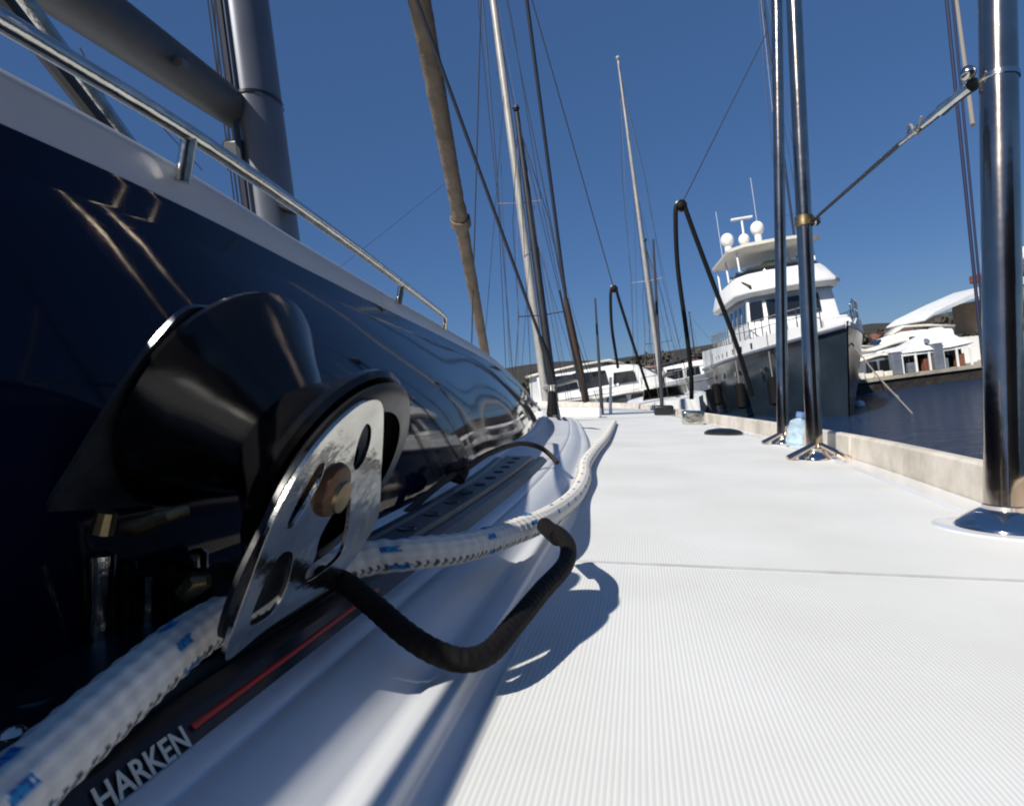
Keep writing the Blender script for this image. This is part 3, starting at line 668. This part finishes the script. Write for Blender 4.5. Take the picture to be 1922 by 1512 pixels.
# deckhouse
def house(x0, x1, wd, z0, z1, rake, m, name, wd2=None):
    w2 = wd2 or wd*.93; g = G()
    a = [(x0, -wd, z0), (x1, -wd, z0), (x1+.25, -wd*.6, z0), (x1+.25, wd*.6, z0), (x1, wd, z0), (x0, wd, z0)]
    b = [(x0, -w2, z1), (x1-rake, -w2, z1), (x1+.25-rake, -w2*.6, z1), (x1+.25-rake, w2*.6, z1), (x1-rake, w2, z1), (x0, w2, z1)]
    g.grid([a, b], close=True); g.add(b, [tuple(range(6))]); return g.build(name, m, tw, bevel=.04)
house(1.6, 9.0, 1.65, 2.0, 3.05, .0, gelw, 'saloon')
house(4.2, 8.4, 1.5, 3.05, 4.15, .25, gelw, 'wheelhouse')
# windows
def tquad(name, pts, off, m, parent, th=.03):
    g = G(); g.plate([[Vector(p) for p in pts]], Vector(off)*th); return g.build(name, m, parent, bevel=.012)
for i in range(4):       # starboard side
    x0 = 4.6+i*.92; tquad('side_window', [(x0, -1.485, 3.3), (x0+.68, -1.485, 3.3), (x0+.64, -1.415, 3.95), (x0+.04, -1.415, 3.95)], (0, -1, .1), glass, tw)
for i in range(3):       # front
    y0 = -.86+i*.60; tquad('front_window', [(8.63, y0, 3.3), (8.63, y0+.52, 3.3), (8.48, y0+.52, 3.95), (8.48, y0, 3.95)], (1, 0, .2), glass, tw)
tquad('front_window', [(8.42, -1.40, 3.3), (8.60, -1.0, 3.3), (8.45, -.96, 3.95), (8.25, -1.34, 3.95)], (.8, -.6, .1), glass, tw)
for i in range(3): tquad('saloon_window', [(2.2+i*1.2, -1.65, 2.35), (3.0+i*1.2, -1.65, 2.35), (3.0+i*1.2, -1.62, 2.8), (2.2+i*1.2, -1.62, 2.8)], (0, -1, 0), glass, tw)
# brow and flybridge coaming
g = G(); rows = []
for (z, k, xf) in [(4.12, 1.0, 8.75), (4.25, 1.08, 9.05), (4.36, 1.08, 9.05), (4.9, .98, 8.35), (5.0, .95, 8.2)]:
    wdt = 1.62*k; rows.append([(2.8, -wdt, z), (xf-1.0, -wdt, z), (xf-.35, -wdt*.8, z), (xf, -wdt*.35, z), (xf, wdt*.35, z), (xf-.35, wdt*.8, z), (xf-1.0, wdt, z), (2.8, wdt, z)])
g.grid(rows, close=True); g.add(rows[-1], [tuple(range(8))]); g.build('flybridge', gelw, tw, bevel=.03)
g = G(); g.grid([[(5.2, -1.5, 5.0), (7.1, -1.5, 5.0), (7.8, -1.15, 5.0), (8.1, -.5, 5.0), (8.1, .5, 5.0), (7.8, 1.15, 5.0), (7.1, 1.5, 5.0)], [(5.2, -1.42, 5.12), (7.0, -1.42, 5.22), (7.6, -1.1, 5.26), (7.8, -.5, 5.28), (7.8, .5, 5.28), (7.6, 1.1, 5.26), (7.0, 1.42, 5.22)]])
o = g.build('windscreen', glass, tw); o.modifiers.new('t', 'SOLIDIFY').thickness = .03
G().box((6.2, -.35, 5.0), (6.8, .35, 5.55)).build('helm_console', green, tw, bevel=.08)
g = G(); rows = []
for (z, k, xf) in [(5.95, .95, 7.6), (6.0, 1.04, 7.85), (6.1, 1.04, 7.85), (6.16, .97, 7.6)]:
    wdt = 1.55*k; rows.append([(3.2, -wdt, z), (xf-.8, -wdt, z), (xf-.15, -wdt*.7, z), (xf, 0, z), (xf-.15, wdt*.7, z), (xf-.8, wdt, z), (3.2, wdt, z)])
g.grid(rows, close=True); g.add(rows[0], [tuple(range(7))]); g.add(rows[-1], [tuple(range(7))]); ht = g.build('hardtop', cream, tw)
for (x, y) in ((7.0, -1.3), (7.0, 1.3), (5.2, -1.4), (5.2, 1.4), (3.4, -1.45), (3.4, 1.45)):
    G().ring_tube([(x+.2, y, 4.9), (x, y, 6.0)], .035, 8).build('hardtop_post', gelw, tw)
for (x, y, z, r) in ((5.6, -1.3, 6.72, .25), (6.4, -.85, 6.5, .20), (5.8, -.2, 6.95, .25)):
    G().lathe([(0, r*.5), (.0+.02, r*.55), (z-6.15-r*.7, r*.55)], (x, y, 6.15), (0, 0, 1), 16).build('dome_stand', gelw, tw)
    G().ball((x, y, z), r, 24, (1, 1, 1.12)).build('radar_dome', gelw, tw)
G().ring_tube([(6.0, -.75, 6.15), (5.95, -.75, 7.35)], .04, 8).build('antenna_mast', gelw, tw)
G().box((5.85, -1.15, 7.35), (6.05, -.35, 7.43)).build('radar_bar', gelw, tw, bevel=.03)
for (x, y, h) in ((3.6, -1.2, 8.4), (3.6, 1.2, 8.8), (3.8, .3, 9.5)): G().ring_tube([(x, y, 6.1), (x-.2, y, h)], .009, 6).build('whip_antenna', gelw, tw)
# crane boom resting on flybridge, rails, wipers, fenders
G().ring_tube([(8.8, -1.35, 4.45), (6.5, -1.5, 5.15)], .05, 8).build('davit_arm', brass, tw)
g = G()
for i in range(12, NN-1):
    t = i/NN; xx = t*Lh+.72*max(0, t-.6)/.4-.4; hb = halfb(t, 1)-.06; zz = sheer(t)+.82-.55*t**1.2; 
    if t > .93: zz = sheer(t)+.12
    for s_ in (-1, 1): g.line((xx, s_*hb, zz), (xx, s_*hb, zz+.55), .018, 6)
for s_ in (-1, 1):
    for dz in (.28, .55):
        g.ring_tube([((i/NN)*Lh+.72*max(0, (i/NN)-.6)/.4-.4, s_*(halfb(i/NN, 1)-.06), sheer(i/NN)+(.82-.55*(i/NN)**1.2 if i/NN <= .93 else .12)+dz) for i in range(12, NN-1)], .016, 6)
g.build('guard_rail', steel, tw)
G().ring_tube([(12.6, -.35, sheer(.93)+.15), (12.6, .35, sheer(.93)+.15)], .2, 12).build('anchor_windlass', gelw, tw)
for (t, s_, z) in ((.30, -1, .85), (.62, -1, .8), (.8, -1, .9)):
    y = -halfb(t, .5)-.22; G().ring_tube([(t*Lh, y, z-.45), (t*Lh, y, z-.38), (t*Lh, y, z+.38), (t*Lh, y, z+.45)], [.08, .19, .19, .08], 14).build('fender', rubber, tw)
    G().ring_tube([(t*Lh, y, z+.4), (t*Lh, -halfb(t, 1)-.02, sheer(t)+.5)], .02, 6).build('fender_line', greyrope, tw)
for i in range(4): G().lathe([(0, .10), (.03, .11), (.03, 0)], (3.5+i*2.1, -halfb((3.5+i*2.1)/Lh, .8)-.0, 1.55), (0, -1, 0), 16).build('porthole', glass, tw)
for i in range(7):
    t = .40+i*.055; xx = t*Lh-.4+.72*max(0, t-.6)/.4; G().box((xx, -halfb(t, 1)*1.0-.03, sheer(t)+.12), (xx+.12, -halfb(t, 1)+.02, sheer(t)+.30)).build('scupper', glass, tw)
# mooring line of the trawler
a = Vector((9.35, 18.3, 2.2)); b = Vector((10.1, 17.0, .0))
G().ring_tube([a, a.lerp(b, .5)+Vector((0, 0, -.1)), b], .02, 6).build('mooring_line', greyrope, top=dict(base=b, label='pale mooring line dropping from the trawler bow to the water', cat='rope', boat=False))

# ------------------------------------------------------------------ other yachts
def motor_yacht(name, label, loc, rz, L, sc_, mats, group=None, cover=False):
    o = root(name, label, 'motor boat', loc, group, boat=False, rotz=rz); hm, cm = mats
    g = G(); rows = []; n = 20
    for i in range(n+1):
        t = i/n; hb = L*.16*(1-max(0, (t-.5)/.5)**2.2)+.02; s_ = L*.13+L*.045*t*t
        rows.append([(t*L, -hb*.7, -.2), (t*L+.1*t, -hb, s_*.55), (t*L+.3*t*t, -hb*1.03, s_), (t*L+.3*t*t, hb*1.03, s_), (t*L+.1*t, hb, s_*.55), (t*L, hb*.7, -.2)])
    g.grid(rows); g.add(rows[0], [tuple(range(6))]); g.build('hull', hm, o)
    z0 = L*.14; hw = L*.125
    def sec(x, w_, z): return [(x, -w_, z0), (x, -w_*.96, z0+(z-z0)*.85), (x, -w_*.8, z), (x, w_*.8, z), (x, w_*.96, z0+(z-z0)*.85), (x, w_, z0)]
    g = G(); H_ = L*.16*sc_
    R_ = [sec(L*.12, hw, z0+H_*.95), sec(L*.14, hw, z0+H_), sec(L*.5, hw, z0+H_*1.03), sec(L*.62, hw*.95, z0+H_*.9), sec(L*.72, hw*.85, z0+H_*.45), sec(L*.85, hw*.6, z0+.05)]
    g.grid(R_); g.add(R_[0], [tuple(range(6))]); g.build('cabin', cm, o, ang=50)
    for s_ in (-1, 1):
        for k, (a, b) in enumerate(((.16, .31), (.33, .46), (.48, .60))):
            top = .84 if k < 2 else .70
            G().plate([[Vector((L*a, s_*(hw*1.0+.01), z0+H_*.24)), Vector((L*b, s_*(hw*.99+.01), z0+H_*.30)), Vector((L*(b-.01), s_*(hw*.975+.01), z0+H_*top)), Vector((L*(a+.01), s_*(hw*.975+.01), z0+H_*top))]], (0, s_*.03, 0)).build('cabin_window', glass, o, bevel=.01)
    G().plate([[Vector((L*.635, -hw*.6, z0+H_*.86)), Vector((L*.635, hw*.6, z0+H_*.86)), Vector((L*.72, hw*.6, z0+H_*.48)), Vector((L*.72, -hw*.6, z0+H_*.48))]], (.05, 0, .05)).build('windscreen', glass, o)
    g = G(); g.grid([[(L*.10, -hw*.95, z0+H_*1.02), (L*.10, hw*.95, z0+H_*1.02)], [(L*.3, -hw, z0+H_*1.16), (L*.3, hw, z0+H_*1.16)], [(L*.48, -hw*.95, z0+H_*1.22), (L*.48, hw*.95, z0+H_*1.22)], [(L*.56, -hw*.8, z0+H_*1.03), (L*.56, hw*.8, z0+H_*1.03)]])
    q = g.build('canopy' if cover else 'upper_roof', navyc if cover else cream, o); q.modifiers.new('t', 'SOLIDIFY').thickness = .12
    g = G()
    for s_ in (-1, 1):
        pts = [(L*t+.3*t*t, s_*(L*.16*(1-max(0, (t-.5)/.5)**2.2)), L*.13+L*.045*t*t+.45) for t in (.6, .7, .8, .9, .98)]
        g.ring_tube(pts, .02, 6)
        for q_ in pts: g.line(q_, (q_[0], q_[1], q_[2]-.45), .015, 6)
    g.build('bow_rail', steel, o)
    return o
def loc_at(x, d, z=0):
    p = pw(x, 756-(x-961)*math.tan(R(7.5)), d); return (p.x, p.y, z)
motor_yacht('motor_yacht', 'white motor yacht with brown-black cabin windows, moored ahead beyond the bow', loc_at(960, 34), R(8), 10.5, .82, (gelw, gelw))
motor_yacht('motor_yacht', 'small grey-hulled motor boat with a navy canvas cover, between the black ropes', loc_at(1215, 42), R(-6), 7.0, 1.5, (greyh, gelw), cover=True)
motor_yacht('motor_yacht', 'slate-hulled launch low on the water behind the middle of the bow', loc_at(1085, 30), R(4), 6.5, .45, (greyh, greyh))
motor_yacht('motor_yacht', 'pale motor boat moored just left of the trawler', loc_at(1250, 50), R(185), 8.5, 1.2, (gelw, cream))

def sail_yacht(label, x, d, Hm, m, rz, r=.07, furl=None, hullm=gelw, spread=1, yd=1.0, L=9):
    lx = loc_at(x, d); o = root('moored_sailing_yacht', label, 'sailing yacht', lx, 'sailing yachts moored beyond the bow', boat=False, rotz=rz)
    g = G(); rows = []
    for i in range(17):
        t = i/16; hb = L*.15*math.sin(math.pi*min(1, .22+t*.78))**.8+.02; z = 1.0+.15*t
        rows.append([(t*L-L*.45, -hb*.6, -.2), (t*L-L*.45, -hb, z*.5), (t*L-L*.45, -hb, z), (t*L-L*.45, hb, z), (t*L-L*.45, hb, z*.5), (t*L-L*.45, hb*.6, -.2)])
    g.grid(rows); g.add(rows[0], [tuple(range(6))]); g.add(rows[-1], [tuple(range(6))]); g.build('hull', hullm, o)
    g = G(); g.grid([[(-1.5, -.8, 1.0), (-1.5, -.7, 1.45), (-1.5, .7, 1.45), (-1.5, .8, 1.0)], [(1.2, -.7, 1.0), (1.0, -.6, 1.4), (1.0, .6, 1.4), (1.2, .7, 1.0)], [(2.2, -.4, 1.0), (2.0, -.3, 1.1), (2.0, .3, 1.1), (2.2, .4, 1.0)]]); g.build('cabin', hullm, o)
    ms = G().ring_tube([(0, 0, 1.0), (0, 0, Hm*.6), (0, 0, Hm)], [r, r*.95, r*.6], 12).build('mast', m, o)
    for k in range(spread):
        z = 1+(Hm-1)*(.35+.3*k); G().ring_tube([(0, -.6+.1*k, z), (0, 0, z-.03), (0, .6-.1*k, z)], .014, 6).build('spreader', m, ms)
    G().ring_tube([(-.1, 0, 1.9), (-L*.36, 0, 1.95)], .07, 10).build('boom', navyc if hullm is not gelw else m, o)
    for y in (-1.1, 1.1):
        G().ring_tube([(0, y, 1.05), (0, y*.54, 1+(Hm-1)*.35), (0, y*.40, 1+(Hm-1)*.65), (0, 0, Hm*.97)], .009, 6).build('shroud', wire, o)
    G().ring_tube([(L*.53, 0, 1.15), (0, 0, Hm*.98)], .009, 6).build('forestay', wire, o)
    G().ring_tube([(-L*.43, 0, 1.1), (0, 0, Hm)], .009, 6).build('backstay', wire, o)
    for (x_, y_) in ((.6, .9), (.6, -.9), (-.6, 1.0), (-.6, -1.0)):
        G().ring_tube([(x_, y_, 1.05), (0, y_*.1, Hm*(.62 if x_ > 0 else .9))], .006, 5).build('shroud', wire, o)
    G().ring_tube([(-L*.40, .3, 1.1), (-.05, 0, Hm*.8)], .006, 5).build('topping_lift', wire, o)
    if furl: G().ring_tube([(L*.50, 0, 1.4), (L*.28, 0, Hm*.5), (.15, 0, Hm*.92)], [.07, .085, .03], 10).build('furled_sail', furl, o)
    G().ball((0, 0, Hm+.1), .09, 8).build('masthead_light', m, ms)
    return o
sail_yacht('moored yacht with a tall pale mast, second mast right of the tan furled sail', 1024, 18, 18, mastw, R(100), .11)
sail_yacht('moored yacht with a dark-topped mast, just behind the black shroud', 1040, 16, 8.5, mastd, R(95), .10, spread=1)
sail_yacht('far moored yacht with a slim pale mast, left of the tall black ropes', 1240, 26, 14.3, mastw, R(80), .075, hullm=gelw)
sail_yacht('far moored yacht with a short grey mast, right beside the slim pale mast', 1246, 30, 8.0, mastd, R(85), .055, spread=1)
sail_yacht('moored yacht whose tall rigging rises behind the trawler wheelhouse', 1522, 36, 26, mastd, R(60), .06, L=12)
sail_yacht('distant yacht with a thin short mast, in front of the far wooded shore', 1310, 60, 7.5, mastd, R(20), .06, spread=1)

# ------------------------------------------------------------------ right bank: white yacht, canopy, posts
q = pw(1880, 620, 38)
by = root('white_cruiser', 'big white cruiser with sweeping roof and red-brown cover, behind the white quay canopy', 'motor yacht', (q.x, q.y, 0), boat=False, rotz=R(183))
g = G(); rows = []
for i in range(13):
    t = i/12; hb = 2*(1-t**3)+.05; rows.append([(-4+t*10, -hb*.8, .4), (-4+t*10.3, -hb, 1.6+.5*t), (-4+t*10.3, hb, 1.6+.5*t), (-4+t*10, hb*.8, .4)])
g.grid(rows); g.add(rows[0], [(0, 1, 2, 3)]); g.build('hull', gelw, by)
# long swept roof
g = G(); rows = []
for (x, z, th) in ((5.6, 3.15, .06), (5.0, 3.5, .16), (3.0, 4.15, .26), (1.2, 4.65, .35), (-2.5, 5.0, .5), (-4, 5.0, .5)):
    rows.append([(x, -1.7, z-th), (x, -1.75, z), (x, 1.75, z), (x, 1.7, z-th)])
g.grid(rows, close=True); g.add(rows[0], [(0, 1, 2, 3)]); g.build('swept_roof', gelw, by)
g = G(); g.grid([[(1.4, -1.76, 3.3), (1.3, -1.76, 4.0)], [(-3.9, -1.76, 3.3), (-3.9, -1.76, 4.3)]]); 
G().box((-3.9, -1.6, 2.2), (1.6, 1.6, 3.9)).build('cockpit_side', tan, by, bevel=.1)
G().box((-3.9, -1.5, 5.0), (.4, 1.5, 5.5)).build('cover', brownc, by, bevel=.12)
G().ring_tube([(.6, 1.6, 4.7), (-.4, 1.6, 5.9)], .12, 8).build('radar_arch', gelw, by)
G().ball((-1.8, 0, 6.2), .45, 18).build('radar_dome', gelw, by)
for i in range(3): G().box((-3.4+i*1.6, 1.6, 2.6), (-2.2+i*1.6, 1.64, 3.5)).build('side_window', glass, by)
# canopy
q = pw(1728, 640, 31.0)
cn = root('white_canopy', 'white peaked canopy on posts with dark openings, standing on the quay', 'canopy', (q.x, q.y, .6), boat=False)
g = G(); rows = []
for i in range(13):                                   # sagging fabric panels from eave to ridge
    t = i/12; k = t**1.35
    rows.append([(-1.75+(2.15)*t, -1.2+.9*t, .95+.95*k), (-.6+1.15*t, -1.25+.95*t, .93+.97*k), (.5+.2*t, -1.25+.95*t, .93+.97*k), (1.6-.75*t, -1.2+.9*t, 1.0+.9*k), (1.6-.75*t, 1.4-1.5*t, 1.0+.9*k), (-1.6+2.0*t, 1.4-1.5*t, .95+.95*k)])
g.grid(rows, close=True)
o = g.build('canopy_roof', gelw, cn, ang=20); o.modifiers.new('t', 'SOLIDIFY').thickness = .03
for i in range(6):
    x = -1.65+i*.62; G().box((x-.04, -1.18, 0), (x+.04, -1.10, .98)).build('canopy_post', gelw, cn, bevel=.01)
for i in range(5):
    x = -1.65+i*.62; G().box((x+.02, -1.16, .78), (x+.60, -1.13, .96)).build('canopy_valance', gelw, cn)
G().box((-1.6, -.4, 0), (1.55, 1.3, .9)).build('canopy_interior', glass, cn)
for i in range(4): G().box((-1.3+i*.75, -.95, 0), (-.95+i*.75, -.65, .45+.12*(i % 2))).build('stacked_chair', brownc if i % 2 else greyh, cn, bevel=.03)
G().lathe([(0, .13), (.03, .14), (.03, 0)], (-.35, -.98, 1.32), (0, -1, .6), 14).build('roof_vent', greyh, cn)
# grey lockers / bollards along the quay
for i, (x, lb) in enumerate([(1682, 'grey service post at the left end of the canopy'), (1762, 'tall grey service post at the right end of the canopy')]):
    p = pw(x, 690, 29.9); o = root('service_post', lb, 'service post', (p.x, p.y, .6), 'grey service posts on the quay', boat=False)
    G().box((-.22, -.15, 0), (.22, .15, 1.0+.15*i)).build('post_body', greyh, o, bevel=.04); G().box((-.25, -.18, 1.0+.15*i), (.25, .18, 1.07+.15*i)).build('post_cap', gelw, o, bevel=.02)
for x, lb in ((1810, 'dark-windowed small boat behind the quay edge, right of the canopy'),):
    motor_yacht('motor_boat', lb, loc_at(x, 35), R(170), 6.5, 1.6, (gelw, gelw))
p = pw(1635, 700, 31.5); motor_yacht('motor_boat', 'low dinghy-like boat with dark canopy at the left end of the quay', (p.x-1.2, p.y, .0), R(10), 4.2, 1.3, (greyh, greyh))
p = pw(1625, 700, 29.8)
for (x, d, rz, L_, mm, lb) in [(1612, 34, 12, 5.0, (gelw, gelw), 'small white motor boat just right of the trawler bow, behind the crates'), (1655, 36, 170, 5.5, (slate, gelw), 'small dark-hulled motor boat between the crates and the white canopy')]:
    motor_yacht('motor_boat', lb, loc_at(x, d), R(rz), L_, 1.5, mm)
for k, (x, d, cm_) in enumerate([(1622, 112, 'pale'), (1668, 118, 'pink'), (1690, 108, 'white'), (1240, 120, 'pink'), (1300, 112, 'white'), (1130, 118, 'pale')]):
    wm = {'pale': cream, 'white': gelw, 'pink': stone}[cm_]; l0 = loc_at(x, d, 3.1)
    hs = root('house', ['cream house in the trees above the trawler bow', 'stone-coloured house on the far hill left of the canopy', 'white house on the far hill just left of the canopy peak', 'stone house on the far shore behind the slim pale mast', 'white house on the far shore left of the trawler', 'cream house on the far shore above the motor yacht'][k], 'house', l0, 'houses on the far shore', boat=False, rotz=R(k*17-30))
    G().box((-2.2, -1.6, -1.5), (2.2, 1.6, 1.1)).build('wall', wm, hs)
    g = G(); g.grid([[(-2.4, -1.8, 1.08), (2.4, -1.8, 1.08)], [(-2.4, 0, 2.0), (2.4, 0, 2.0)], [(-2.4, 1.8, 1.08), (2.4, 1.8, 1.08)]]); g.build('roof', brownc, hs)
    for wx in (-1.4, 0, 1.4): G().box((wx-.3, -1.65, -.1), (wx+.3, -1.58, .7)).build('window', glass, hs)
bx_ = root('quay_crates', 'pale crates stacked at the left corner of the quay', 'crates', (p.x, p.y, .6), boat=False)
for i in range(5): G().box((-.9+i*.42, -.15, 0), (-.55+i*.42, .15, .22+.06*(i % 2))).build('crate', cream, bx_, bevel=.03)
a = pw(1648, 705, 29.2); b = pw(1688, 752, 24.0); b.z = 0
G().ring_tube(spline([a, a.lerp(b, .5)+Vector((0, 0, -.12)), b], 6), .022, 6).build('mooring_line', greyrope, top=dict(base=b, label='pale mooring line sloping from the quay into the water', cat='rope', boat=False))
b = pw(1611, 741, 22); b.z = .03
G().ball(b, .16, 14).build('buoy', gelw, top=dict(base=b, label='small white buoy floating near the quay corner', cat='buoy', boat=False))
